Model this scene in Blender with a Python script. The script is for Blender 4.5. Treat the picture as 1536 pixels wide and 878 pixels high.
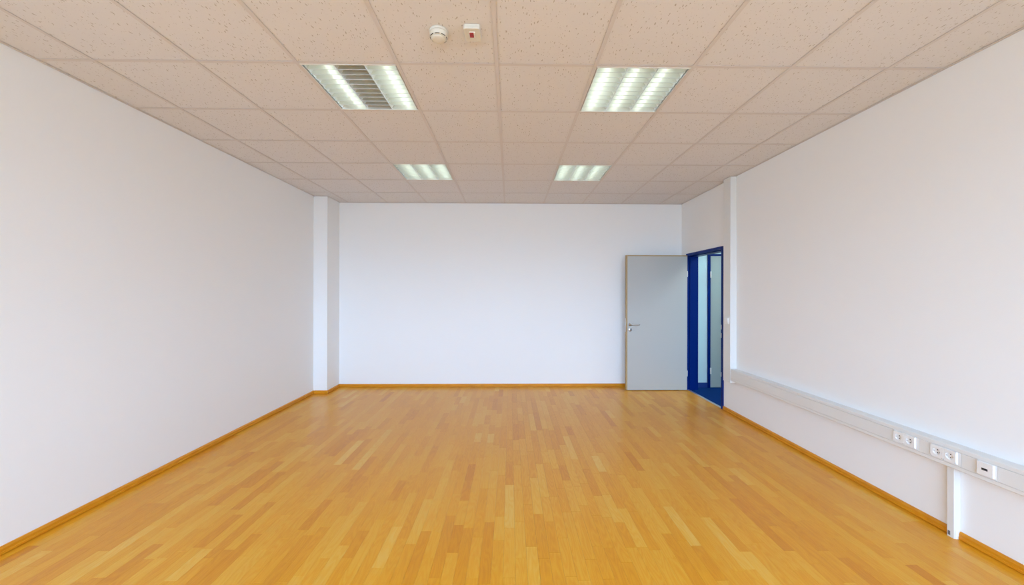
import bpy, bmesh, math, random
from mathutils import Matrix, Vector, Euler

for _o in list(bpy.data.objects):
    bpy.data.objects.remove(_o)
S = bpy.context.scene
COL = S.collection
rnd = random.Random(7)

# ------------------------------------------------------------------ dimensions (metres, Y runs into the room)
EYE = 1.52
H = EYE + 1.4338            # underside of the ceiling grid
XL, XR = -2.938, 2.785      # side walls
YB, YR = 6.178, -3.2        # back wall, rear (window) wall behind the camera
GX0, GY0, MOD = -2.5854, 2.4139, 0.625   # ceiling grid
GXS = [GX0 + MOD * k for k in range(9)]
GYS = [GY0 + MOD * k for k in range(-8, 6)]
VOID = 0.16

# ------------------------------------------------------------------ camera
cam = bpy.data.cameras.new('camera')
cam.sensor_fit = 'HORIZONTAL'
cam.sensor_width = 36.0
cam.lens = 574.67 / 1536 * 36
cam.shift_x = -(773.43 - 768) / 1536
cam.shift_y = (438.81 - 439) / 1536
cam.clip_start = 0.05
cam_o = bpy.data.objects.new('camera', cam)
COL.objects.link(cam_o)
cam_o.matrix_world = (Matrix.Translation((0, 0, EYE)) @ Matrix.Rotation(-0.014779, 4, 'Z')
                      @ Matrix.Rotation(math.pi / 2, 4, 'X') @ Matrix.Rotation(0.001721, 4, 'Z'))
S.camera = cam_o

# ------------------------------------------------------------------ world: overcast sky over darker ground
SKY_STRENGTH = 17.6
w = bpy.data.worlds.new('overcast_sky')
S.world = w
w.use_nodes = True
nt = w.node_tree
nt.nodes.clear()
tc = nt.nodes.new('ShaderNodeTexCoord')
sep = nt.nodes.new('ShaderNodeSeparateXYZ')
ramp = nt.nodes.new('ShaderNodeValToRGB')
ramp.color_ramp.elements[0].position = 0.47
ramp.color_ramp.elements[0].color = (0.22, 0.32, 0.43, 1)
ramp.color_ramp.elements[1].position = 0.53
ramp.color_ramp.elements[1].color = (0.655, 0.99, 1.47, 1)
mp = nt.nodes.new('ShaderNodeMapRange')
mp.inputs['From Min'].default_value = -1
mp.inputs['From Max'].default_value = 1
bg = nt.nodes.new('ShaderNodeBackground')
bg.inputs['Strength'].default_value = SKY_STRENGTH
wo = nt.nodes.new('ShaderNodeOutputWorld')
nt.links.new(tc.outputs['Generated'], sep.inputs[0])
nt.links.new(sep.outputs['Z'], mp.inputs['Value'])
nt.links.new(mp.outputs['Result'], ramp.inputs['Fac'])
nt.links.new(ramp.outputs['Color'], bg.inputs['Color'])
nt.links.new(bg.outputs[0], wo.inputs['Surface'])

# exposure / view
S.view_settings.view_transform = 'Standard'
S.view_settings.look = 'None'
S.view_settings.gamma = 1.0
S.view_settings.use_curve_mapping = False
S.view_settings.exposure = 0.0
try:
    S.cycles.use_denoising = True
    S.cycles.max_bounces = 12
    S.cycles.diffuse_bounces = 8
except Exception:
    pass

# window openings in the rear wall: (x0, x1, z0, z1); each gets a sky portal
WINDOWS = [(-2.78, -1.06, 0.86, 2.72), (-0.91, 0.81, 0.86, 2.72), (0.96, 2.68, 0.86, 2.72)]
for (x0, x1, z0, z1) in WINDOWS:
    la = bpy.data.lights.new('window_daylight', 'AREA')
    la.shape = 'RECTANGLE'
    la.size, la.size_y = x1 - x0, z1 - z0
    la.cycles.is_portal = True
    lo = bpy.data.objects.new('window_daylight', la)
    lo.location = ((x0 + x1) / 2, YR - 0.02, (z0 + z1) / 2)
    lo.rotation_euler = (math.pi / 2, 0, math.pi)
    lo.matrix_world = Matrix.Translation(lo.location) @ Matrix.Rotation(math.pi / 2, 4, 'X')
    COL.objects.link(lo)

TUBE_STRENGTH = 2.3
HALL_STRENGTH = 23.0


# ------------------------------------------------------------------ materials
def mat(name, color=(0.8, 0.8, 0.8), rough=0.5, metal=0.0, spec=0.5, emit=None, estr=0.0):
    m = bpy.data.materials.new(name)
    m.use_nodes = True
    b = m.node_tree.nodes['Principled BSDF']
    b.inputs['Base Color'].default_value = (*color, 1)
    b.inputs['Roughness'].default_value = rough
    b.inputs['Metallic'].default_value = metal
    b.inputs['Specular IOR Level'].default_value = spec
    if emit:
        b.inputs['Emission Color'].default_value = (*emit, 1)
        b.inputs['Emission Strength'].default_value = estr
    return m


def N(m, t, **kw):
    n = m.node_tree.nodes.new(t)
    for k, v in kw.items():
        setattr(n, k, v)
    return n


def L(m, a, b):
    m.node_tree.links.new(a, b)


def bump_noise(m, scale, strength, dist=0.002, detail=4):
    t = N(m, 'ShaderNodeNewGeometry')
    n = N(m, 'ShaderNodeTexNoise')
    n.inputs['Scale'].default_value = scale
    n.inputs['Detail'].default_value = detail
    b = N(m, 'ShaderNodeBump')
    b.inputs['Strength'].default_value = strength
    b.inputs['Distance'].default_value = dist
    L(m, t.outputs['Position'], n.inputs['Vector'])
    L(m, n.outputs['Fac'], b.inputs['Height'])
    L(m, b.outputs['Normal'], m.node_tree.nodes['Principled BSDF'].inputs['Normal'])
    return m


M_WALL = bump_noise(mat('wall_paint', (0.895, 0.90, 0.90), 0.75, spec=0.25), 140, 0.25, 0.001)
M_HALLWALL = bump_noise(mat('hallway_paint', (0.60, 0.78, 0.81), 0.75, spec=0.25), 140, 0.2, 0.001)
M_RAIL = mat('ceiling_rail_enamel', (0.69, 0.65, 0.635), 0.5)
M_VOID = mat('ceiling_void', (0.25, 0.23, 0.21), 0.9)
M_PVC = mat('white_pvc', (0.79, 0.79, 0.77), 0.42)
M_PLATE = mat('white_socket_plastic', (0.86, 0.86, 0.85), 0.3)
M_DETECT = mat('off_white_plastic', (0.74, 0.71, 0.62), 0.4)
M_DARK = mat('dark_opening', (0.012, 0.012, 0.014), 0.6)
M_GREYHOLE = mat('grey_knockout', (0.16, 0.16, 0.17), 0.6)
M_RED = mat('red_lens', (0.36, 0.008, 0.008), 0.25)
M_BLUE = mat('blue_frame_enamel', (0.0005, 0.018, 0.17), 0.35, spec=0.12)
M_BLUEBASE = mat('blue_baseboard', (0.008, 0.04, 0.22), 0.5)
M_LEAF = mat('grey_door_laminate', (0.485, 0.49, 0.475), 0.38, spec=0.4)
M_HALLLEAF = mat('grey_green_door_laminate', (0.40, 0.47, 0.46), 0.4, spec=0.4)
M_LIPPING = mat('oak_lipping', (0.42, 0.29, 0.13), 0.5)
M_STEEL = mat('brushed_steel', (0.62, 0.62, 0.62), 0.3, metal=1.0)
M_ALU = mat('aluminium_threshold', (0.78, 0.77, 0.75), 0.35, metal=0.9)
M_LOUVRE = mat('louvre_aluminium', (0.86, 0.90, 0.87), 0.30, metal=0.8)
M_REFL = mat('reflector_aluminium', (0.90, 0.92, 0.89), 0.30, metal=0.7)
M_LAMPFRAME = mat('white_lamp_frame', (0.80, 0.80, 0.77), 0.4)
M_TUBE = mat('lit_tube', (0.9, 0.9, 0.9), 0.4, emit=(0.92, 1.0, 0.92), estr=TUBE_STRENGTH)
M_TUBEOFF = mat('unlit_tube', (0.78, 0.78, 0.76), 0.3)
M_HALLGLOW = mat('added_hall_lamp_glow', (0.9, 0.9, 0.9), 0.4, emit=(0.92, 1.0, 1.0), estr=HALL_STRENGTH)  # glow of the added, unseen hallway panel
M_UNDER = mat('underlay', (0.10, 0.055, 0.02), 0.9)
M_WINFRAME = mat('window_frame_white', (0.8, 0.8, 0.8), 0.4)

# carpet
M_CARPET = mat('blue_carpet', (0.002, 0.040, 0.20), 0.95, spec=0.1)
bump_noise(M_CARPET, 400, 0.8, 0.004)

# window glass: mostly transparent with a little reflection
M_GLASS = bpy.data.materials.new('window_glass')
M_GLASS.use_nodes = True
_t = M_GLASS.node_tree
_t.nodes.clear()
_tr = _t.nodes.new('ShaderNodeBsdfTransparent')
_gl = _t.nodes.new('ShaderNodeBsdfGlossy')
_gl.inputs['Roughness'].default_value = 0.02
_mx = _t.nodes.new('ShaderNodeMixShader')
_mx.inputs[0].default_value = 0.05
_ou = _t.nodes.new('ShaderNodeOutputMaterial')
_t.links.new(_tr.outputs[0], _mx.inputs[1])
_t.links.new(_gl.outputs[0], _mx.inputs[2])
_t.links.new(_mx.outputs[0], _ou.inputs[0])


def make_tile_mat():
    m = mat('mineral_fibre_tile', (0.7, 0.66, 0.61), 0.95, spec=0.1)
    b = m.node_tree.nodes['Principled BSDF']
    g = N(m, 'ShaderNodeNewGeometry')

    def specks(sx, sy, size, keep, seed):
        mpn = N(m, 'ShaderNodeMapping')
        mpn.inputs['Scale'].default_value = (sx, sy, 1)
        mpn.inputs['Location'].default_value = (seed, seed * 1.7, 0)
        # wobble so that the fissures are not all parallel
        nz = N(m, 'ShaderNodeTexNoise')
        nz.inputs['Scale'].default_value = 14
        nz.inputs['Detail'].default_value = 2
        sc = N(m, 'ShaderNodeVectorMath', operation='SCALE')
        sc.inputs['Scale'].default_value = 0.035
        ad = N(m, 'ShaderNodeVectorMath', operation='ADD')
        L(m, g.outputs['Position'], nz.inputs['Vector'])
        L(m, nz.outputs['Color'], sc.inputs[0])
        L(m, g.outputs['Position'], ad.inputs[0])
        L(m, sc.outputs[0], ad.inputs[1])
        L(m, ad.outputs[0], mpn.inputs['Vector'])
        v = N(m, 'ShaderNodeTexVoronoi')
        v.voronoi_dimensions = '2D'
        v.inputs['Scale'].default_value = 1.0
        L(m, mpn.outputs[0], v.inputs['Vector'])
        sr = N(m, 'ShaderNodeSeparateColor')
        L(m, v.outputs['Color'], sr.inputs[0])
        # per-cell radius
        th = N(m, 'ShaderNodeMapRange')
        th.inputs['From Min'].default_value = 1 - keep
        th.inputs['From Max'].default_value = 1.0
        th.inputs['To Min'].default_value = 0.0
        th.inputs['To Max'].default_value = size
        L(m, sr.outputs[0], th.inputs['Value'])
        lt = N(m, 'ShaderNodeMath', operation='LESS_THAN')
        L(m, v.outputs['Distance'], lt.inputs[0])
        L(m, th.outputs['Result'], lt.inputs[1])
        return lt.outputs[0]
    a = specks(58, 19, 0.17, 0.55, 3.1)
    c = specks(80, 40, 0.16, 0.30, 8.3)
    mxm = N(m, 'ShaderNodeMath', operation='MAXIMUM')
    L(m, a, mxm.inputs[0])
    L(m, c, mxm.inputs[1])
    cm = N(m, 'ShaderNodeMix', data_type='RGBA')
    cm.inputs['A'].default_value = (0.775, 0.76, 0.765, 1)
    cm.inputs['B'].default_value = (0.50, 0.46, 0.42, 1)
    L(m, mxm.outputs[0], cm.inputs['Factor'])
    L(m, cm.outputs['Result'], b.inputs['Base Color'])
    n2 = N(m, 'ShaderNodeTexNoise')
    n2.inputs['Scale'].default_value = 220
    L(m, g.outputs['Position'], n2.inputs['Vector'])
    bp = N(m, 'ShaderNodeBump')
    bp.inputs['Strength'].default_value = 0.25
    bp.inputs['Distance'].default_value = 0.002
    L(m, n2.outputs['Fac'], bp.inputs['Height'])
    L(m, bp.outputs['Normal'], b.inputs['Normal'])
    return m


M_TILE = make_tile_mat()


def make_wood(name, tone_from_attr=True, rough=0.30, base_tone=0.45, axis='Y'):
    m = mat(name, (0.6, 0.32, 0.09), rough, spec=0.40)
    b = m.node_tree.nodes['Principled BSDF']
    g = N(m, 'ShaderNodeNewGeometry')
    if tone_from_attr:
        at = N(m, 'ShaderNodeAttribute', attribute_name='tone')
        tone = at.outputs['Fac']
    else:
        vv = N(m, 'ShaderNodeValue')
        vv.outputs[0].default_value = base_tone
        tone = vv.outputs[0]
    # offset the grain per strip
    cx = N(m, 'ShaderNodeCombineXYZ')
    mu = N(m, 'ShaderNodeMath', operation='MULTIPLY')
    mu.inputs[1].default_value = 91.7
    L(m, tone, mu.inputs[0])
    L(m, mu.outputs[0], cx.inputs[0])
    L(m, mu.outputs[0], cx.inputs[1])
    ad = N(m, 'ShaderNodeVectorMath', operation='ADD')
    L(m, g.outputs['Position'], ad.inputs[0])
    L(m, cx.outputs[0], ad.inputs[1])
    mp1 = N(m, 'ShaderNodeMapping')
    mp1.inputs['Scale'].default_value = (70, 2.6, 20) if axis == 'Y' else (2.6, 70, 20)
    L(m, ad.outputs[0], mp1.inputs['Vector'])
    n1 = N(m, 'ShaderNodeTexNoise')
    n1.inputs['Scale'].default_value = 1.0
    n1.inputs['Detail'].default_value = 5
    n1.inputs['Roughness'].default_value = 0.62
    L(m, mp1.outputs[0], n1.inputs['Vector'])
    # cathedral figure
    mp2 = N(m, 'ShaderNodeMapping')
    mp2.inputs['Scale'].default_value = (14, 1.7, 4) if axis == 'Y' else (1.7, 14, 4)
    L(m, ad.outputs[0], mp2.inputs['Vector'])
    n2 = N(m, 'ShaderNodeTexNoise')
    n2.inputs['Scale'].default_value = 1.0
    n2.inputs['Detail'].default_value = 1.5
    L(m, mp2.outputs[0], n2.inputs['Vector'])
    fr = N(m, 'ShaderNodeMath', operation='MULTIPLY')
    fr.inputs[1].default_value = 13
    L(m, n2.outputs['Fac'], fr.inputs[0])
    pp = N(m, 'ShaderNodeMath', operation='PINGPONG')
    pp.inputs[1].default_value = 0.5
    L(m, fr.outputs[0], pp.inputs[0])
    # factor = tone + .22*(n1-.5) + .10*(pp-.25)
    s1 = N(m, 'ShaderNodeMath', operation='MULTIPLY_ADD')
    s1.inputs[1].default_value = 0.34
    s1.inputs[2].default_value = -0.17
    L(m, n1.outputs['Fac'], s1.inputs[0])
    s2 = N(m, 'ShaderNodeMath', operation='MULTIPLY_ADD')
    s2.inputs[1].default_value = 0.38
    s2.inputs[2].default_value = -0.095
    L(m, pp.outputs[0], s2.inputs[0])
    s3 = N(m, 'ShaderNodeMath', operation='ADD')
    L(m, s1.outputs[0], s3.inputs[0])
    L(m, s2.outputs[0], s3.inputs[1])
    s4 = N(m, 'ShaderNodeMath', operation='ADD')
    L(m, s3.outputs[0], s4.inputs[0])
    L(m, tone, s4.inputs[1])
    r = N(m, 'ShaderNodeValToRGB')
    e = r.color_ramp.elements
    e[0].position = 0.0
    e[0].color = (0.61, 0.215, 0.008, 1)
    e[1].position = 1.0
    e[1].color = (0.79, 0.48, 0.10, 1)
    for pos, c in ((0.25, (0.68, 0.270, 0.009, 1)), (0.5, (0.745, 0.328, 0.013, 1)), (0.75, (0.775, 0.40, 0.037, 1))):
        x = e.new(pos)
        x.color = c
    L(m, s4.outputs[0], r.inputs['Fac'])
    L(m, r.outputs['Color'], b.inputs['Base Color'])
    rr = N(m, 'ShaderNodeMath', operation='MULTIPLY_ADD')
    rr.inputs[1].default_value = 0.10
    rr.inputs[2].default_value = rough - 0.05
    L(m, n1.outputs['Fac'], rr.inputs[0])
    L(m, rr.outputs[0], b.inputs['Roughness'])
    return m


M_WOOD = make_wood('beech_strip')
M_BASEB = make_wood('beech_baseboard_lengthwise', False, 0.35, 0.22, 'Y')
M_BASEBX = make_wood('beech_baseboard_crosswise', False, 0.35, 0.22, 'X')
M_WOODDARK = mat('baseboard_groove', (0.16, 0.06, 0.012), 0.6)


# ------------------------------------------------------------------ mesh helpers
def bx(bm, x0, x1, y0, y1, z0, z1):
    vs = [bm.verts.new((x, y, z)) for z in (z0, z1) for y in (y0, y1) for x in (x0, x1)]
    fs = [(0, 2, 3, 1), (4, 5, 7, 6), (0, 1, 5, 4), (2, 6, 7, 3), (0, 4, 6, 2), (1, 3, 7, 5)]
    return [bm.faces.new([vs[i] for i in f]) for f in fs]


def box_bm(*b, bevel=0.0, seg=1):
    bm = bmesh.new()
    bx(bm, *b)
    if bevel:
        bmesh.ops.bevel(bm, geom=bm.edges[:], offset=bevel, segments=seg, profile=0.5, affect='EDGES')
    return bm


def boxes(lst):
    bm = bmesh.new()
    for b in lst:
        bx(bm, *b)
    return bm


def prism(pts, axis, a, b):
    """polygon pts (2-D) extruded along axis from a to b; the 2-D axes are the other two in xyz order"""
    bm = bmesh.new()

    def P(p, t):
        return {'X': (t, p[0], p[1]), 'Y': (p[0], t, p[1]), 'Z': (p[0], p[1], t)}[axis]
    A = [bm.verts.new(P(p, a)) for p in pts]
    B = [bm.verts.new(P(p, b)) for p in pts]
    n = len(pts)
    bm.faces.new(A)
    bm.faces.new(B[::-1])
    for i in range(n):
        j = (i + 1) % n
        bm.faces.new((A[i], B[i], B[j], A[j]))
    bmesh.ops.recalc_face_normals(bm, faces=bm.faces[:])
    return bm


def lathe(prof, n=32, axis='Z', smooth=True):
    bm = bmesh.new()
    rings = []
    for (r, z) in prof:
        if r < 1e-6:
            rings.append([bm.verts.new((0, 0, z))])
        else:
            rings.append([bm.verts.new((r * math.cos(2 * math.pi * i / n), r * math.sin(2 * math.pi * i / n), z)) for i in range(n)])
    for a, b in zip(rings, rings[1:]):
        for i in range(n):
            j = (i + 1) % n
            if len(a) == 1 and len(b) == 1:
                continue
            if len(a) == 1:
                bm.faces.new((a[0], b[i], b[j]))
            elif len(b) == 1:
                bm.faces.new((a[i], b[0], a[j]))
            else:
                bm.faces.new((a[i], b[i], b[j], a[j]))
    bmesh.ops.recalc_face_normals(bm, faces=bm.faces[:])
    if smooth:
        for f in bm.faces:
            f.smooth = True
    return bm


def tube_bm(pts, r, n=12):
    bm = bmesh.new()
    pts = [Vector(p) for p in pts]
    rings = []
    for i, p in enumerate(pts):
        d = (pts[min(i + 1, len(pts) - 1)] - pts[max(i - 1, 0)]).normalized()
        u = d.orthogonal().normalized() if i == 0 else (u0 - d * u0.dot(d)).normalized()
        u0 = u
        v = d.cross(u)
        rings.append([bm.verts.new(p + r * (u * math.cos(2 * math.pi * k / n) + v * math.sin(2 * math.pi * k / n))) for k in range(n)])
    for a, b in zip(rings, rings[1:]):
        for k in range(n):
            j = (k + 1) % n
            f = bm.faces.new((a[k], a[j], b[j], b[k]))
            f.smooth = True
    bm.faces.new(rings[0][::-1])
    bm.faces.new(rings[-1])
    return bm


def mesh(name, bm, m):
    me = bpy.data.meshes.new(name)
    bm.to_mesh(me)
    bm.free()
    me.materials.append(m)
    return me


def obj(name, bm, m, parent=None, loc=None):
    """one mesh object; loc = its origin, with bm built around that origin"""
    me = bm if isinstance(bm, bpy.types.Mesh) else mesh(name, bm, m)
    o = bpy.data.objects.new(name, me)
    COL.objects.link(o)
    if loc:
        o.location = loc
    if parent:
        o.parent = parent
    return o


def tag(o, label=None, cat=None, group=None, kind=None):
    if label:
        o['label'] = label
    if cat:
        o['category'] = cat
    if group:
        o['group'] = group
    if kind:
        o['kind'] = kind
    return o


def empty(name, loc, label, cat, group=None, kind=None):
    o = bpy.data.objects.new(name, None)
    o.empty_display_size = 0.1
    o.location = loc
    COL.objects.link(o)
    return tag(o, label, cat, group, kind)


def move(bm, v):
    bmesh.ops.translate(bm, vec=v, verts=bm.verts[:])
    return bm


# ------------------------------------------------------------------ walls
T = 0.15
ZT = H + VOID
DY0, DY1 = 4.985, 5.95      # clear door opening along the right wall
DZ = 2.09                   # door soffit height
tag(obj('wall_left', box_bm(XL - T, XL, YR - T, YB + T, -0.05, ZT), M_WALL),
    'plain white painted wall along the left side of the room', 'wall', kind='structure')
tag(obj('wall_back', box_bm(XL, XR, YB, YB + T, -0.05, ZT), M_WALL),
    'plain white end wall facing the camera behind the open grey door', 'wall', kind='structure')
tag(obj('wall_right', boxes([(XR, XR + T, YR - T, DY0 - 0.03, -0.05, ZT),
                             (XR, XR + T, DY1 + 0.03, YB + T, -0.05, ZT),
                             (XR, XR + T, DY0 - 0.03, DY1 + 0.03, DZ + 0.03, ZT)]), M_WALL),
    'white wall on the right with the doorway and the cable trunking', 'wall', kind='structure')
rw = [(XL, XR, YR - T, YR, -0.05, WINDOWS[0][2]), (XL, XR, YR - T, YR, WINDOWS[0][3], ZT)]
_xs = [XL] + [x for w_ in WINDOWS for x in w_[:2]] + [XR]
for i in range(0, len(_xs), 2):
    rw.append((_xs[i], _xs[i + 1], YR - T, YR, WINDOWS[0][2], WINDOWS[0][3]))
tag(obj('wall_rear', boxes(rw), M_WALL), 'white window wall behind the camera', 'wall', kind='structure')
tag(obj('trim_1', box_bm(XL, -2.733, 5.775, YB, 0, H + 0.003), M_WALL),
    'white square boxed column in the far left corner of the room', 'column', kind='structure')

for i, (x0, x1, z0, z1) in enumerate(WINDOWS):
    wr = empty('window_%d' % (i + 1), ((x0 + x1) / 2, YR - T + 0.03, z0),
               ['window in the rear wall nearest the left wall', 'middle window in the rear wall',
                'window in the rear wall nearest the right wall'][i], 'window', kind='structure')
    hw, hh = (x1 - x0) / 2, z1 - z0
    f = 0.05
    obj('window_frame', boxes([(-hw, hw, 0, .06, 0, f), (-hw, hw, 0, .06, hh - f, hh), (-hw, -hw + f, 0, .06, f, hh - f),
                               (hw - f, hw, 0, .06, f, hh - f), (-f / 2, f / 2, 0, .06, f, hh - f)]), M_WINFRAME, wr)
    for sx in (-1, 1):
        a, b = sorted((sx * f / 2, sx * (hw - f)))
        obj('pane', box_bm(a, b, 0.026, 0.030, f, hh - f), M_GLASS, wr)

# ------------------------------------------------------------------ floor of strips
PX0, PX1, PY0, PY1 = XL, XR - 0.006, YR, YB
floor = tag(obj('floor', box_bm(PX0, PX1, PY0, PY1, -0.05, -0.009), M_UNDER),
            'warm beech strip parquet floor covering the whole room', 'floor', kind='structure')
SW = 0.066
GAP, CH = 0.0002, 0.0003
strips = []
x = PX0
col_i = 0
board_shift = 0.0
while x < PX1 - 0.002:
    x2 = min(x + SW, PX1)
    y = PY0 - rnd.uniform(0, 0.4)
    prev = 0.5
    while y < PY1:
        ln = rnd.choice((0.26, 0.32, 0.40, 0.46, 0.52, 0.58)) * rnd.uniform(0.9, 1.1)
        y2 = min(y + ln, PY1)
        if PY1 - y2 < 0.08:
            y2 = PY1
        a = max(y, PY0)
        if y2 > a + 0.02:
            t = rnd.gauss(0.50, 0.125)
            if rnd.random() < 0.06:
                t -= 0.16
            if rnd.random() < 0.08:
                t += 0.15
            strips.append((x, x2, a, y2, min(0.93, max(0.07, t))))
        y = y2
    x = x2


def strip_bm(bm, x0, x1, y0, y1, z0=-0.009, z1=0.0):
    x0 += GAP; x1 -= GAP; y0 += GAP; y1 -= GAP
    lo = [bm.verts.new(p) for p in ((x0, y0, z0), (x1, y0, z0), (x1, y1, z0), (x0, y1, z0))]
    mi = [bm.verts.new(p) for p in ((x0, y0, z1 - CH), (x1, y0, z1 - CH), (x1, y1, z1 - CH), (x0, y1, z1 - CH))]
    up = [bm.verts.new(p) for p in ((x0 + CH, y0 + CH, z1), (x1 - CH, y0 + CH, z1), (x1 - CH, y1 - CH, z1), (x0 + CH, y1 - CH, z1))]
    fs = [bm.faces.new(up)]
    for i in range(4):
        j = (i + 1) % 4
        fs.append(bm.faces.new((lo[i], lo[j], mi[j], mi[i])))
        fs.append(bm.faces.new((mi[i], mi[j], up[j], up[i])))
    return fs


def view_area(s):
    """how large a strip shows from where the photograph was taken (floor perspective, clipped to its field of view)"""
    x0, x1, y0, y1, _ = s
    y0 = max(y0, 1.99)
    if y1 <= y0 + 0.02:
        return 0
    yc = (y0 + y1) / 2
    if abs((x0 + x1) / 2) > yc * 1.34 + 0.02:
        return 0
    return (x1 - x0) * (EYE / y0 - EYE / y1) / yc


strips.sort(key=view_area, reverse=True)


def set_tone(me, tones):
    at = me.attributes.new('tone', 'FLOAT', 'FACE')
    at.data.foreach_set('value', tones)


for s in strips[:295]:
    cx_, cy_ = (s[0] + s[1]) / 2, (s[2] + s[3]) / 2
    bm = bmesh.new()
    strip_bm(bm, s[0] - cx_, s[1] - cx_, s[2] - cy_, s[3] - cy_)
    me = mesh('plank', bm, M_WOOD)
    set_tone(me, [s[4]] * len(me.polygons))
    obj('plank', me, None, floor, (cx_, cy_, 0))
bm = bmesh.new()
tones = []
for s in strips[295:]:
    tones += [s[4]] * len(strip_bm(bm, *s[:4]))
me = mesh('distant_planks', bm, M_WOOD)
set_tone(me, tones)
tag(obj('distant_planks', me, None, floor), kind='stuff')

# ------------------------------------------------------------------ baseboards
BH, BT = 0.048, 0.016


def board_profile(sgn):
    # distance from wall, height: foot, quarter groove and sloping cap
    return [(0, 0), (sgn * (BT - 0.007), 0), (sgn * (BT - 0.007), 0.0025), (sgn * BT, 0.0035), (sgn * BT, 0.016), (sgn * (BT - 0.003), 0.019), (sgn * (BT - 0.003), 0.034),
            (sgn * (BT - 0.009), BH), (0, BH)]


def baseboard(name, run, label):
    root = None
    bm = bmesh.new()
    for (axis, wall, sgn, a, b) in run:
        pts = [(wall + p, z) for p, z in board_profile(sgn)]
        b2 = prism(pts, axis, a, b)
        me_ = bpy.data.meshes.new('tmp')
        b2.to_mesh(me_)
        b2.free()
        bm.from_mesh(me_)
        bpy.data.meshes.remove(me_)
    m = M_BASEB if run[0][0] == 'Y' else M_BASEBX
    return tag(obj(name, bm, m), label, 'baseboard', kind='structure')


baseboard('baseboard_left', [('Y', XL, 1, YR, 5.775)], 'beech baseboard running along the left wall')
baseboard('baseboard_corner', [('X', 5.775, -1, XL + BT, -2.733 + BT), ('Y', -2.733, 1, 5.775, YB - BT)],
          'short beech baseboard wrapping the corner column')
baseboard('baseboard_back', [('X', YB, -1, -2.733, XR)], 'beech baseboard along the back wall')
baseboard('baseboard_right', [('Y', XR, -1, 2.369, 4.945)], 'beech baseboard on the right wall between the doorway and the floor duct')
baseboard('baseboard_rightnear', [('Y', XR, -1, YR, 2.322)], 'beech baseboard on the right wall nearer than the floor duct')

# ------------------------------------------------------------------ ceiling: slab, tiles, rails, edge angle
ceiling = tag(obj('ceiling', box_bm(XL - T, XR + T, YR - T, YB + T, ZT - 0.02, ZT + 0.05), M_VOID),
              'suspended ceiling of beige fissured tiles in a slim grid', 'ceiling', kind='structure')
RW = 0.024
LIGHT_CELLS = {(2, 0): 'near_left', (5, 0): 'near_right', (2, 3): 'far_left', (5, 3): 'far_right', (2, -3): 'rear_left', (5, -3): 'rear_right',
               (2, -6): 'b', (5, -6): 'c'}
xe = [XL + 0.003] + GXS + [XR - 0.003]
ye = [YR + 0.003] + GYS + [YB - 0.003]
tile_cache = {}
for i in range(len(xe) - 1):
    for j in range(len(ye) - 1):
        if (i - 1, j - 9) in LIGHT_CELLS:
            continue
        wx, wy = xe[i + 1] - xe[i] - 0.006, ye[j + 1] - ye[j] - 0.006
        if wx < 0.03 or wy < 0.03:
            continue
        k = (round(wx, 3), round(wy, 3))
        if k not in tile_cache:
            tile_cache[k] = mesh('ceiling_tile', box_bm(-wx / 2, wx / 2, -wy / 2, wy / 2, 0, 0.015, bevel=0.0012), M_TILE)
        obj('ceiling_tile', tile_cache[k], None, ceiling,
            ((xe[i] + xe[i + 1]) / 2, (ye[j] + ye[j + 1]) / 2, H + 0.0035 + rnd.uniform(0, 0.0008)))


def rail_bm(a0, a1, axis):
    # exposed T: flange and web
    pts = [(-RW / 2, 0), (RW / 2, 0), (RW / 2, 0.0015), (0.0015, 0.0022), (0.0015, 0.035), (-0.0015, 0.035), (-0.0015, 0.0022), (-RW / 2, 0.0015)]
    return prism(pts, axis, a0, a1)


for gx in GXS:
    obj('grid_rail', rail_bm(YR, YB, 'Y'), M_RAIL, ceiling, (gx, 0, H))
for gy in GYS:
    obj('grid_rail', rail_bm(XL, XR, 'X'), M_RAIL, ceiling, (0, gy, H + 0.0004))
EA = 0.018
for b in [(XL + 0.003, XL + 0.003 + EA, YR, 5.772), (-2.733 + .002, -2.733 + .002 + EA, 5.775, YB - .003), (XL + .003, -2.733 + .002 + EA, 5.772 - EA, 5.772),
          (-2.733, XR, YB - 0.003 - EA, YB - 0.003), (XR - 0.003 - EA, XR - 0.003, YR, YB), (XL, XR, YR + .003, YR + .003 + EA)]:
    obj('edge_angle', box_bm(*b, H - 0.0012, H + 0.001), M_RAIL, ceiling)

# ------------------------------------------------------------------ recessed louvre luminaires
LW = 0.5945                 # body width inside the grid cell
hw = LW / 2
HT = 0.112
CW = (LW - 0.012) / 3       # channel width


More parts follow.
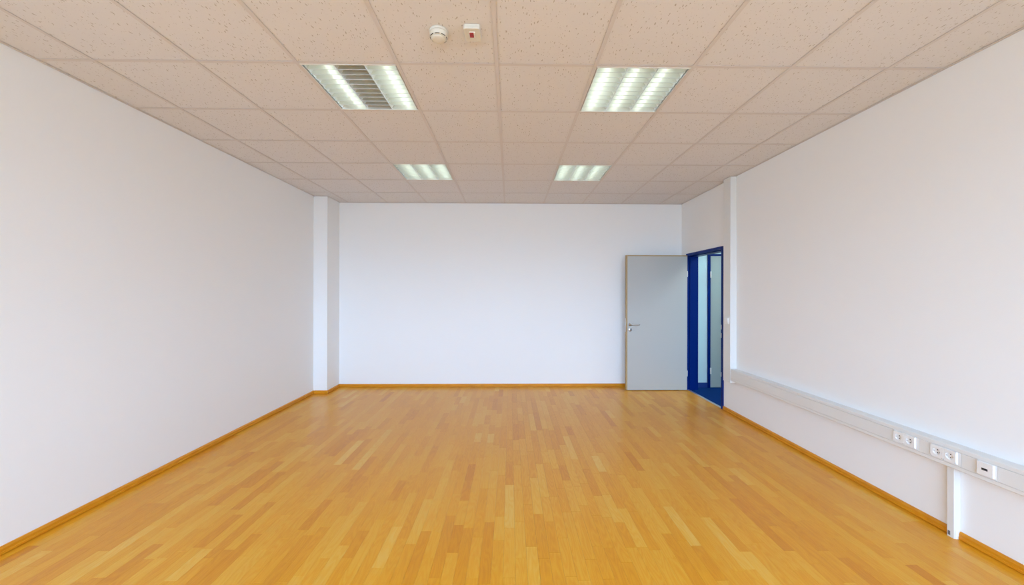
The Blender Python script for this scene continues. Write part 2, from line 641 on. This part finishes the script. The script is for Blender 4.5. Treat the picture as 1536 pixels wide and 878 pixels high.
def make_light(cell, label, lit, group, far=False):
    cx_, cy_ = GXS[cell[0]] + MOD / 2, GY0 + MOD * cell[1] + MOD / 2
    root = empty('ceiling_light', (cx_, cy_, H), label, 'ceiling light', group)
    obj('housing', boxes([(-hw, hw, -hw, hw, HT - .004, HT), (-hw, -hw + .003, -hw, hw, 0.002, HT - .004), (hw - .003, hw, -hw, hw, 0.002, HT - .004),
                          (-hw + .003, hw - .003, -hw, -hw + .003, 0.002, HT - .004), (-hw + .003, hw - .003, hw - .003, hw, 0.002, HT - .004)]), M_REFL, root)
    r = 0.004
    obj('frame', boxes([(-hw - .004, hw + .004, -hw - .004, -hw + r, -0.002, 0.002), (-hw - .004, hw + .004, hw - r, hw + .004, -0.002, 0.002),
                        (-hw, -hw + r, -hw + r, hw - r, -0.002, 0.002), (hw - r, hw, -hw + r, hw - r, -0.002, 0.002)]), M_LAMPFRAME, root)
    L2 = hw - 0.005
    for c in range(3):
        xc = (c - 1) * CW
        # parabolic trough
        pr = []
        for k in range(13):
            t = -1 + 2 * k / 12
            pr.append((xc + t * (CW / 2 - 0.002), 0.103 - 0.095 * abs(t) ** 2.2))
        bm = bmesh.new()
        A = [bm.verts.new((p[0], -L2, p[1])) for p in pr]
        B = [bm.verts.new((p[0], L2, p[1])) for p in pr]
        A2 = [bm.verts.new((p[0], -L2, p[1] + 0.0015)) for p in pr]
        B2 = [bm.verts.new((p[0], L2, p[1] + 0.0015)) for p in pr]
        for k in range(12):
            bm.faces.new((A[k], A[k + 1], B[k + 1], B[k])).smooth = True
            bm.faces.new((A2[k], B2[k], B2[k + 1], A2[k + 1])).smooth = True
        bmesh.ops.recalc_face_normals(bm, faces=bm.faces[:])
        obj('reflector', bm, M_REFL, root)
        tb = tube_bm([(xc, -L2 + .012, 0.076), (xc, L2 - .012, 0.076)], 0.0128, 14)
        o = obj('tube', tb, M_TUBE if lit[c] else M_TUBEOFF, root)
        if not lit[c]:
            o['label'] = 'unlit fluorescent tube'
    for xd in (-CW / 2, CW / 2):
        obj('louvre_divider', prism([(xd - .0035, 0.006), (xd + .0035, 0.006), (xd + .0012, 0.058), (xd - .0012, 0.058)], 'Y', -L2, L2), M_LOUVRE, root)
    nb = 9
    for k in range(nb):
        yb = -L2 + (k + 1) * 2 * L2 / (nb + 1)
        # wedge shaped, slightly dished blade
        obj('louvre_blade', prism([(yb - .0030, 0.005), (yb + .0030, 0.005), (yb + .0018, 0.024), (yb + .0009, 0.056), (yb - .0009, 0.056), (yb - .0018, 0.024)],
                                  'X', -L2, L2), M_LOUVRE, root)
    return root


LG = 'recessed square louvre lights in the ceiling'
make_light((2, 0), 'near left square louvre ceiling light with a dark unlit middle channel', (1, 0, 1), LG)
make_light((5, 0), 'near right square louvre ceiling light with all three channels lit', (1, 1, 1), LG)
make_light((2, 3), 'far left square louvre ceiling light, small, beyond the half-dark one', (1, 1, 1), LG)
make_light((5, 3), 'far right square louvre ceiling light, small, nearest the door', (1, 1, 1), LG)
make_light((2, -3), 'square louvre ceiling light above and left of the camera', (1, 1, 1), LG)
make_light((5, -3), 'square louvre ceiling light above and right of the camera', (1, 1, 1), LG)
make_light((2, -6), 'rear left square louvre ceiling light next to the windows', (1, 1, 1), LG)
make_light((5, -6), 'rear right square louvre ceiling light next to the windows', (1, 1, 1), LG)

# ------------------------------------------------------------------ smoke detector and alarm indicator on the ceiling
sd = empty('smoke_detector', (-0.395, 2.115, H + 0.0025), 'round white smoke detector on the ceiling left of the red alarm indicator', 'smoke detector')
obj('base', lathe([(0, 0), (0.0505, 0), (0.052, -0.004), (0.0518, -0.010), (0.051, -0.012), (0, -0.012)], 40), M_DETECT, sd)
obj('body', lathe([(0, -0.0125), (0.0510, -0.0125), (0.0505, -0.020), (0.0482, -0.032), (0.043, -0.0385), (0.040, -0.040), (0, -0.040)], 40), M_DETECT, sd)
obj('sensor_cap', lathe([(0, -0.0405), (0.037, -0.0405), (0.039, -0.042), (0.036, -0.046), (0.026, -0.0495), (0.012, -0.051), (0, -0.0512)], 36), M_DETECT, sd)
for k in range(8):      # dark smoke entry slots round the cap
    a0 = 2 * math.pi * (k + 0.14) / 8 - math.pi / 2 - math.pi / 8
    a1 = a0 + 2 * math.pi * 0.72 / 8
    bm = bmesh.new()
    rows = []
    for q in range(7):
        a = a0 + (a1 - a0) * q / 6
        c, s = math.cos(a), math.sin(a)
        rows.append([bm.verts.new((r_ * c, r_ * s, z_)) for r_, z_ in ((0.0450, -0.0368), (0.0470, -0.0364), (0.0455, -0.0386), (0.0440, -0.0389))])
    for p, q in zip(rows, rows[1:]):
        for e in range(4):
            f = (e + 1) % 4
            bm.faces.new((p[e], p[f], q[f], q[e]))
    bm.faces.new(rows[0]); bm.faces.new(rows[-1][::-1])
    bmesh.ops.recalc_face_normals(bm, faces=bm.faces[:])
    obj('vent_slot', bm, M_DARK, sd)

ai = empty('alarm_indicator', (-0.208, 2.108, H + 0.0025), 'small square white alarm indicator with a red lens on the ceiling', 'indicator lamp')
bm = bmesh.new()
bx(bm, -0.044, 0.044, -0.056, 0.056, -0.024, 0)
bmesh.ops.bevel(bm, geom=[e for e in bm.edges if abs(e.verts[0].co.z - e.verts[1].co.z) > 0.01], offset=0.012, segments=4, profile=0.5, affect='EDGES')
bmesh.ops.bevel(bm, geom=[e for e in bm.edges if e.verts[0].co.z < -0.02 and e.verts[1].co.z < -0.02], offset=0.004, segments=2, profile=0.5, affect='EDGES')
obj('casing', bm, M_DETECT, ai)
obj('lens_surround', prism([(-0.030, -0.0235), (0.018, -0.0235), (0.015, -0.027), (-0.027, -0.027)], 'X', -0.0155, 0.0155), M_PLATE, ai)
obj('red_lens', prism([(-0.0270, -0.0268), (0.014, -0.0268), (0.011, -0.0295), (-0.025, -0.0295)], 'X', -0.0145, 0.0075), M_RED, ai)

# ------------------------------------------------------------------ door in the right wall
door = empty('door_1', (XR, DY1, 0), 'pale grey door standing wide open against the back wall in a dark blue frame', 'door', kind='structure')


def dloc(o):
    o.location = Vector(o.location) - Vector((XR, DY1, 0))
    return o


XA = XR - 0.016             # front of the architrave
XI = XR + 0.155             # hallway side of the frame
far_j = [(XA, DY1 - 0.004), (XR + 0.03, DY1 - 0.004 + 0.012), (XR + 0.03, DY1 - 0.012), (XI, DY1 - 0.012), (XI, DY1 + 0.05), (XI - .004, DY1 + 0.05),
         (XI - .004, DY1 + 0.022), (XR + 0.001, DY1 + 0.022), (XR + 0.001 - 0.002, DY1 + 0.042), (XA, DY1 + 0.042)]
far_j = [(XA, DY1 + 0.0), (XA, DY1 + 0.040), (XR - .0005, DY1 + 0.040), (XR - .0005, DY1 + 0.026), (XI, DY1 + 0.026), (XI, DY1 - 0.010), (XR + 0.028, DY1 - 0.010), (XR + 0.028, DY1 + 0.004), (XR + .004, DY1 + 0.004), (XR + .004, DY1)]
near_j = [(px, DY0 + DY1 - py) for px, py in far_j]
dloc(obj('frame_jamb', prism(far_j, 'Z', 0, DZ + 0.04), M_BLUE, door))
dloc(obj('frame_jamb', prism(near_j, 'Z', 0, DZ + 0.04), M_BLUE, door))
head = [(px, DZ + (py - DY1)) for px, py in far_j]      # same profile, turned overhead: (x, z)
dloc(obj('frame_head', prism(head, 'Y', DY0 + 0.011, DY1 - 0.011), M_BLUE, door))
LX0, LX1, LY0, LY1, LZ0, LZ1 = 1.798, 2.752, 5.905, 5.945, 0.010, 2.100
leaf = obj('door_leaf', box_bm(LX0 + 0.003, LX1, LY0, LY1, LZ0, LZ1 - 0.002, bevel=0.0012), M_LEAF, door)
dloc(leaf)
off = Vector((XR, DY1, 0))


def lobj(name, bm, m, parent=leaf):
    return obj(name, bm, m, parent)


# oak lipping on the free edge and the top edge, a few mm proud at the corner
e1 = lobj('edge_lipping', box_bm(LX0, LX0 + 0.022, LY0 - 0.0012, LY1 + 0.001, LZ0, LZ1, bevel=0.001), M_LIPPING)
e1['label'] = 'oak edging down the free edge'
e2 = lobj('edge_lipping', box_bm(LX0 + 0.022, LX1, LY0 - 0.0012, LY1 + 0.001, LZ1 - 0.016, LZ1, bevel=0.001), M_LIPPING)
e2['label'] = 'oak edging along the top'
hx = 1.862
bm = lathe([(0, 0), (0.025, 0), (0.0255, 0.006), (0.023, 0.009), (0.010, 0.010), (0.010, 0.016), (0, 0.016)], 28)
bmesh.ops.rotate(bm, cent=(0, 0, 0), matrix=Matrix.Rotation(math.pi / 2, 3, 'X'), verts=bm.verts[:])
lobj('handle_rosette', move(bm, (hx, LY0, 1.025)), M_STEEL)
pts = [(hx, LY0 - 0.008, 1.025), (hx, LY0 - 0.038, 1.025), (hx + 0.004, LY0 - 0.050, 1.025), (hx + 0.016, LY0 - 0.056, 1.025)]
pts += [(hx + 0.016 + t * 0.11, LY0 - 0.056 + 0.006 * t, 1.025 - 0.002 * math.sin(t * 3.1)) for t in (0.25, 0.5, 0.75, 0.94, 1.0)]
pts += [(hx + 0.132, LY0 - 0.038, 1.025), (hx + 0.132, LY0 - 0.022, 1.025)]
lobj('lever_handle', tube_bm(pts, 0.0095, 12), M_STEEL)
bm = lathe([(0, 0), (0.025, 0), (0.0255, 0.006), (0.022, 0.009), (0, 0.009)], 28)
bmesh.ops.rotate(bm, cent=(0, 0, 0), matrix=Matrix.Rotation(math.pi / 2, 3, 'X'), verts=bm.verts[:])
lobj('keyhole_rosette', move(bm, (hx, LY0, 0.945)), M_STEEL)
bm = boxes([(hx - 0.0035, hx + 0.0035, LY0 - 0.0105, LY0 - 0.009, 0.930, 0.948)])
t_ = lathe([(0, 0), (0.0065, 0), (0.0065, 0.0015), (0, 0.0015)], 16)
bmesh.ops.rotate(t_, cent=(0, 0, 0), matrix=Matrix.Rotation(math.pi / 2, 3, 'X'), verts=t_.verts[:])
move(t_, (hx, LY0 - 0.009, 0.950))
_m = bpy.data.meshes.new('t'); t_.to_mesh(_m); t_.free(); bm.from_mesh(_m); bpy.data.meshes.remove(_m)
lobj('keyhole', bm, M_DARK)
lobj('lock_plate', boxes([(LX0 - 0.0012, LX0 + 0.0004, LY0 + 0.010, LY0 + 0.030, 0.91, 1.12)]), M_STEEL)
lobj('latch_bolt', boxes([(LX0 - 0.011, LX0 - 0.001, LY0 + 0.013, LY0 + 0.027, 1.03, 1.055)]), M_STEEL)
for o in leaf.children:
    o.location = -off + Vector((0, 0, 0))
    o.location = Vector((0, 0, 0))
leaf_children_fix = True
for z in (0.26, 1.81):
    bm = lathe([(0, -0.045), (0.0075, -0.045), (0.0085, -0.043), (0.0085, 0.043), (0.0075, 0.045), (0, 0.045)], 16)
    move(bm, (2.7610, 5.9300, z))
    b2 = boxes([(2.7615, 2.7685, 5.931, 5.960, z - 0.035, z + 0.035)])
    _m = bpy.data.meshes.new('t'); b2.to_mesh(_m); b2.free(); bm.from_mesh(_m); bpy.data.meshes.remove(_m)
    dloc(obj('hinge', bm, M_PLATE, door))
for z in (0.93, 1.04, 0.42):      # strike plates let into the near jamb
    dloc(obj('strike_plate', boxes([(XA - 0.0012, XA, DY0 - 0.012, DY0 + 0.0006, z, z + 0.06)]), M_ALU, door))
tag(obj('trim_2', prism([(XR - 0.006, 0), (XR + 0.030, 0), (XR + 0.026, 0.004), (XR - 0.002, 0.004)], 'Y', DY0 - 0.004, DY1 + 0.0), M_ALU),
    'silver metal threshold strip between parquet and blue carpet in the doorway', 'threshold', kind='structure')

# ------------------------------------------------------------------ hallway behind the door
HX1, HY0, HYE, HZ = 4.75, 3.2, 6.10, 2.75
tag(obj('floor_hallway', box_bm(XR - 0.006, HX1, HY0, HYE + 0.1, -0.05, 0.0), M_CARPET), 'dark blue carpet seen through the doorway', 'floor', kind='structure')
tag(obj('wall_hallway', box_bm(XR + T + 0.001, HX1, HYE, HYE + 0.1, 0, HZ), M_HALLWALL), 'pale wall seen through the open doorway left of the closed inner door', 'wall', kind='structure')
tag(obj('wall_hallwayside', box_bm(HX1, HX1 + 0.1, HY0, HYE + 0.1, 0, HZ), M_HALLWALL), 'far side wall of the hallway behind the doorway', 'wall', kind='structure')
tag(obj('wall_hallwaynear', box_bm(XR + T + 0.001, HX1, HY0 - 0.1, HY0, 0, HZ), M_HALLWALL), 'near end wall of the hallway behind the right wall', 'wall', kind='structure')
tag(obj('ceiling_hallway', box_bm(XR + T + 0.001, HX1, HY0, HYE, HZ, HZ + 0.1), M_HALLWALL), 'ceiling of the hallway behind the doorway', 'ceiling', kind='structure')
tag(obj('baseboard_hallway', box_bm(XI + 0.001, 3.166, HYE - 0.012, HYE, 0, 0.078), M_BLUEBASE), 'blue baseboard at the foot of the pale hallway wall', 'baseboard', kind='structure')
d2 = empty('door_2', (3.19, HYE, 0), 'closed grey green door with blue frame seen through the doorway', 'door', kind='structure')
DX0, DX1, D2Z = 3.208, 4.06, 2.105
obj('frame_jamb', box_bm(3.166 - 3.19, DX0 - 3.19, -0.022, 0, 0, D2Z + 0.035, bevel=0.002), M_BLUE, d2)
obj('frame_jamb', box_bm(DX1 - 3.19, DX1 + 0.042 - 3.19, -0.022, 0, 0, D2Z + 0.035, bevel=0.002), M_BLUE, d2)
obj('frame_head', box_bm(DX0 - 3.19, DX1 - 3.19, -0.022, 0, D2Z + 0.003, D2Z + 0.035, bevel=0.002), M_BLUE, d2)
lf = obj('door_leaf', box_bm(DX0 + .004 - 3.19, DX1 - .004 - 3.19, -0.016, -0.002, 0.010, D2Z, bevel=0.001), M_HALLLEAF, d2)
for z in (0.27, 1.81):
    bm = lathe([(0, -0.05), (0.009, -0.05), (0.010, -0.048), (0.010, 0.048), (0.009, 0.05), (0, 0.05)], 16)
    obj('hinge', move(bm, (DX0 - 3.19 + 0.000, -0.030, z)), M_PLATE, d2)
pts = [(3.98 - 3.19, -0.017, 1.03), (3.98 - 3.19, -0.06, 1.03), (3.97 - 3.19, -0.066, 1.03), (3.86 - 3.19, -0.066, 1.03)]
obj('lever_handle', tube_bm(pts, 0.009, 10), M_STEEL, d2)
hl = empty('added_hall_lamp', (3.75, 4.75, HZ), 'unseen flat panel lamp added to light the hallway behind the doorway', 'ceiling light')  # out-of-view glowing panel, added so the hallway is lit
obj('frame', boxes([(-.32, .32, -.32, -.30, -.03, 0), (-.32, .32, .30, .32, -.03, 0), (-.32, -.30, -.30, .30, -.03, 0), (.30, .32, -.30, .30, -.03, 0)]), M_LAMPFRAME, hl)
obj('diffuser', boxes([(-.30, .30, -.30, .30, -.02, -.005)]), M_HALLGLOW, hl)

# ------------------------------------------------------------------ cable trunking on the right wall
TX = XR - 0.078             # front plane
TZ0, TZ1 = 0.447, 0.584
TY0, TY1 = YR + 0.02, 4.655
ct = empty('cable_trunking', (XR - 0.001, 2.0, TZ0), 'long white horizontal cable trunking along the right wall carrying the sockets', 'cable trunking')
zc = TZ1 - TZ0
obj('trunking_body', prism([(0, 0), (-0.072, 0), (-0.076, 0.004), (-0.076, 0.024), (-0.0715, 0.026), (-0.0715, zc - 0.026), (-0.076, zc - 0.024), (-0.076, zc - 0.004), (-0.072, zc), (0, zc)],
                           'Y', TY0 - 2, TY1 - 2), M_PVC, ct)
joint = [TY0, 2.086, 2.176, 2.256, 2.418, 2.494, 2.657, TY1]
for a, b in zip(joint, joint[1:]):      # clip-on cover sections between and behind the sockets
    obj('cover', box_bm(-0.0775, -0.0716, a - 2 + 0.0006, b - 2 - 0.0006, 0.0265, zc - 0.0265, bevel=0.0008), M_PVC, ct)
obj('end_cap', box_bm(-0.078, 0, TY1 - 2, TY1 - 2 + 0.004, -0.001, zc + 0.001, bevel=0.001), M_PVC, ct)

vd = empty('cable_duct', (XR, 4.745, 0.41), 'wide white vertical cable duct beside the doorway rising to the ceiling', 'cable duct')
VY0, VY1 = 4.668 - 4.745, 4.822 - 4.745
obj('duct_body', box_bm(-0.070, 0, VY0, VY1, 0.012, H - 0.41 - 0.0015, bevel=0.0025), M_PVC, vd)
obj('cover', box_bm(-0.078, -0.0695, VY0, VY1, 0.012, H - 0.41 - 0.0015, bevel=0.003, seg=2), M_PVC, vd)
obj('end_cap', box_bm(-0.079, 0, VY0 - 0.002, VY1 + 0.002, 0.0, 0.012, bevel=0.003), M_PLATE, vd)

fd = empty('floor_duct', (XR, 2.3455, 0), 'narrow white vertical duct from the trunking down to the floor', 'cable duct')
obj('duct_body', box_bm(-0.036, 0, -0.0195, 0.0195, 0.0, TZ0 - 0.001, bevel=0.002), M_PVC, fd)
obj('cover', box_bm(-0.040, -0.0355, -0.0195, 0.0195, 0.0, TZ0 - 0.001, bevel=0.0015), M_PVC, fd)
obj('knockout', box_bm(-0.0412, -0.0402, 0.001, 0.014, 0.012, 0.037), M_GREYHOLE, fd)['label'] = 'dark rectangular opening at the foot'
obj('foot_clip', box_bm(-0.030, 0, -0.0215, -0.0197, 0.0, 0.055, bevel=0.0005), M_PLATE, fd)


# ------------------------------------------------------------------ sockets on the trunking
def socket_insert(cy):
    """73 mm square centre with a round well; plate plane is x = 0, room towards -x; origin at well centre"""
    bm = bmesh.new()
    n = 32
    hs = 0.0335
    sq, ri, rb, cc = [], [], [], []
    for i in range(n):
        a = 2 * math.pi * (i + 0.5) / n
        c, s = math.cos(a), math.sin(a)
        k = hs / max(abs(c), abs(s))
        sq.append(bm.verts.new((0, c * k, s * k)))
        ri.append(bm.verts.new((0, c * 0.0215, s * 0.0215)))
        cc.append(bm.verts.new((0.001, c * 0.0205, s * 0.0205)))
        rb.append(bm.verts.new((0.009, c * 0.0195, s * 0.0195)))
    for i in range(n):
        j = (i + 1) % n
        bm.faces.new((sq[i], sq[j], ri[j], ri[i]))
        bm.faces.new((ri[i], ri[j], cc[j], cc[i]))
        bm.faces.new((cc[i], cc[j], rb[j], rb[i])).smooth = True
    bm.faces.new(rb)
    bmesh.ops.recalc_face_normals(bm, faces=bm.faces[:])
    # make sure faces look towards -x
    if sum(f.normal.x * f.calc_area() for f in bm.faces) > 0:
        bmesh.ops.reverse_faces(bm, faces=bm.faces[:])
    return bm


PX = -0.0115     # front of the plate


def plate_ring(half_w, half_h, wells, hs=0.0335):
    """chamfered cover frame with square cut-outs for the inserts"""
    bm = bmesh.new()
    lst = []
    ys = [-half_w] + [v for wc in wells for v in (wc - hs, wc + hs)] + [half_w]
    for i in range(0, len(ys), 2):
        lst.append((PX, 0, ys[i], ys[i + 1], -half_h, half_h))
    for wc in wells:
        lst.append((PX, 0, wc - hs, wc + hs, hs, half_h))
        lst.append((PX, 0, wc - hs, wc + hs, -half_h, -hs))
    for b in lst:
        bx(bm, *b)
    bmesh.ops.remove_doubles(bm, verts=bm.verts[:], dist=1e-6)
    bm.normal_update()
    # chamfer the outer front edge
    for v in bm.verts:
        if abs(v.co.x - PX) < 1e-6:
            if abs(abs(v.co.y) - half_w) < 1e-6:
                v.co.y *= (half_w - 0.003) / half_w
            if abs(abs(v.co.z) - half_h) < 1e-6:
                v.co.z *= (half_h - 0.003) / half_h
    return bm


def double_socket(y, label):
    s = empty('double_socket', (XR - 0.0775, y, 0.5195), label, 'socket', 'double power sockets on the trunking')
    obj('cover_frame', plate_ring(0.0725, 0.038, (-0.036, 0.036)), M_PLATE, s)
    for wc in (0.036, -0.036):
        ins = obj('socket_insert', socket_insert(0), M_PLATE, s, (PX + 0.0004, wc, 0))
        for sz in (-1, 1):
            bm = lathe([(0, 0), (0.0034, 0), (0.0034, 0.0006), (0, 0.0006)], 14)
            bmesh.ops.rotate(bm, cent=(0, 0, 0), matrix=Matrix.Rotation(-math.pi / 2, 3, 'Y'), verts=bm.verts[:])
            obj('pin_hole', move(bm, (0.0088, 0, sz * 0.0095)), M_DARK, ins)
            obj('earth_clip', boxes([(0.0005, 0.0085, sz * 0.0180 - 0.0014, sz * 0.0180 + 0.0014, -0.003, 0.003)]), M_STEEL, ins)
    return s


double_socket(2.584, 'white double power socket on the trunking, the one further from the camera')
double_socket(2.3465, 'white double power socket on the trunking directly above the floor duct')
ds = empty('data_socket', (XR - 0.0775, 2.134, 0.5195), 'single white data socket with a black port at the right end', 'socket')
obj('cover_frame', box_bm(-0.006, 0, -0.0395, 0.0395, -0.039, 0.039, bevel=0.002), M_PLATE, ds)
ib = obj('centre_plate', prism([(-0.0368, -0.0355), (0.0368, -0.0355), (0.0368, 0.0355), (-0.0368, 0.0355)], 'X', -0.014, -0.0055), M_PLATE, ds)
obj('port', box_bm(-0.0146, -0.0138, -0.014, 0.014, -0.0068, 0.0055), M_DARK, ib)
for dy in (-0.007, 0.007):
    obj('port_contact', boxes([(-0.0150, -0.0145, dy - 0.0035, dy + 0.0035, -0.005, -0.003)]), M_GREYHOLE, ib)

# ------------------------------------------------------------------ light switch on the vertical duct
ls = empty('light_switch', (XR - 0.078, 4.733, 1.170), 'small white light switch on the vertical duct beside the doorway', 'light switch')
obj('cover_frame', box_bm(-0.009, 0, -0.0405, 0.0405, -0.0405, 0.0405, bevel=0.0025, seg=2), M_PLATE, ls)
obj('rocker', prism([(-0.0085, -0.031), (-0.0115, -0.031), (-0.0165, 0.031), (-0.0085, 0.031)], 'Y', -0.031, 0.031), M_PLATE, ls)
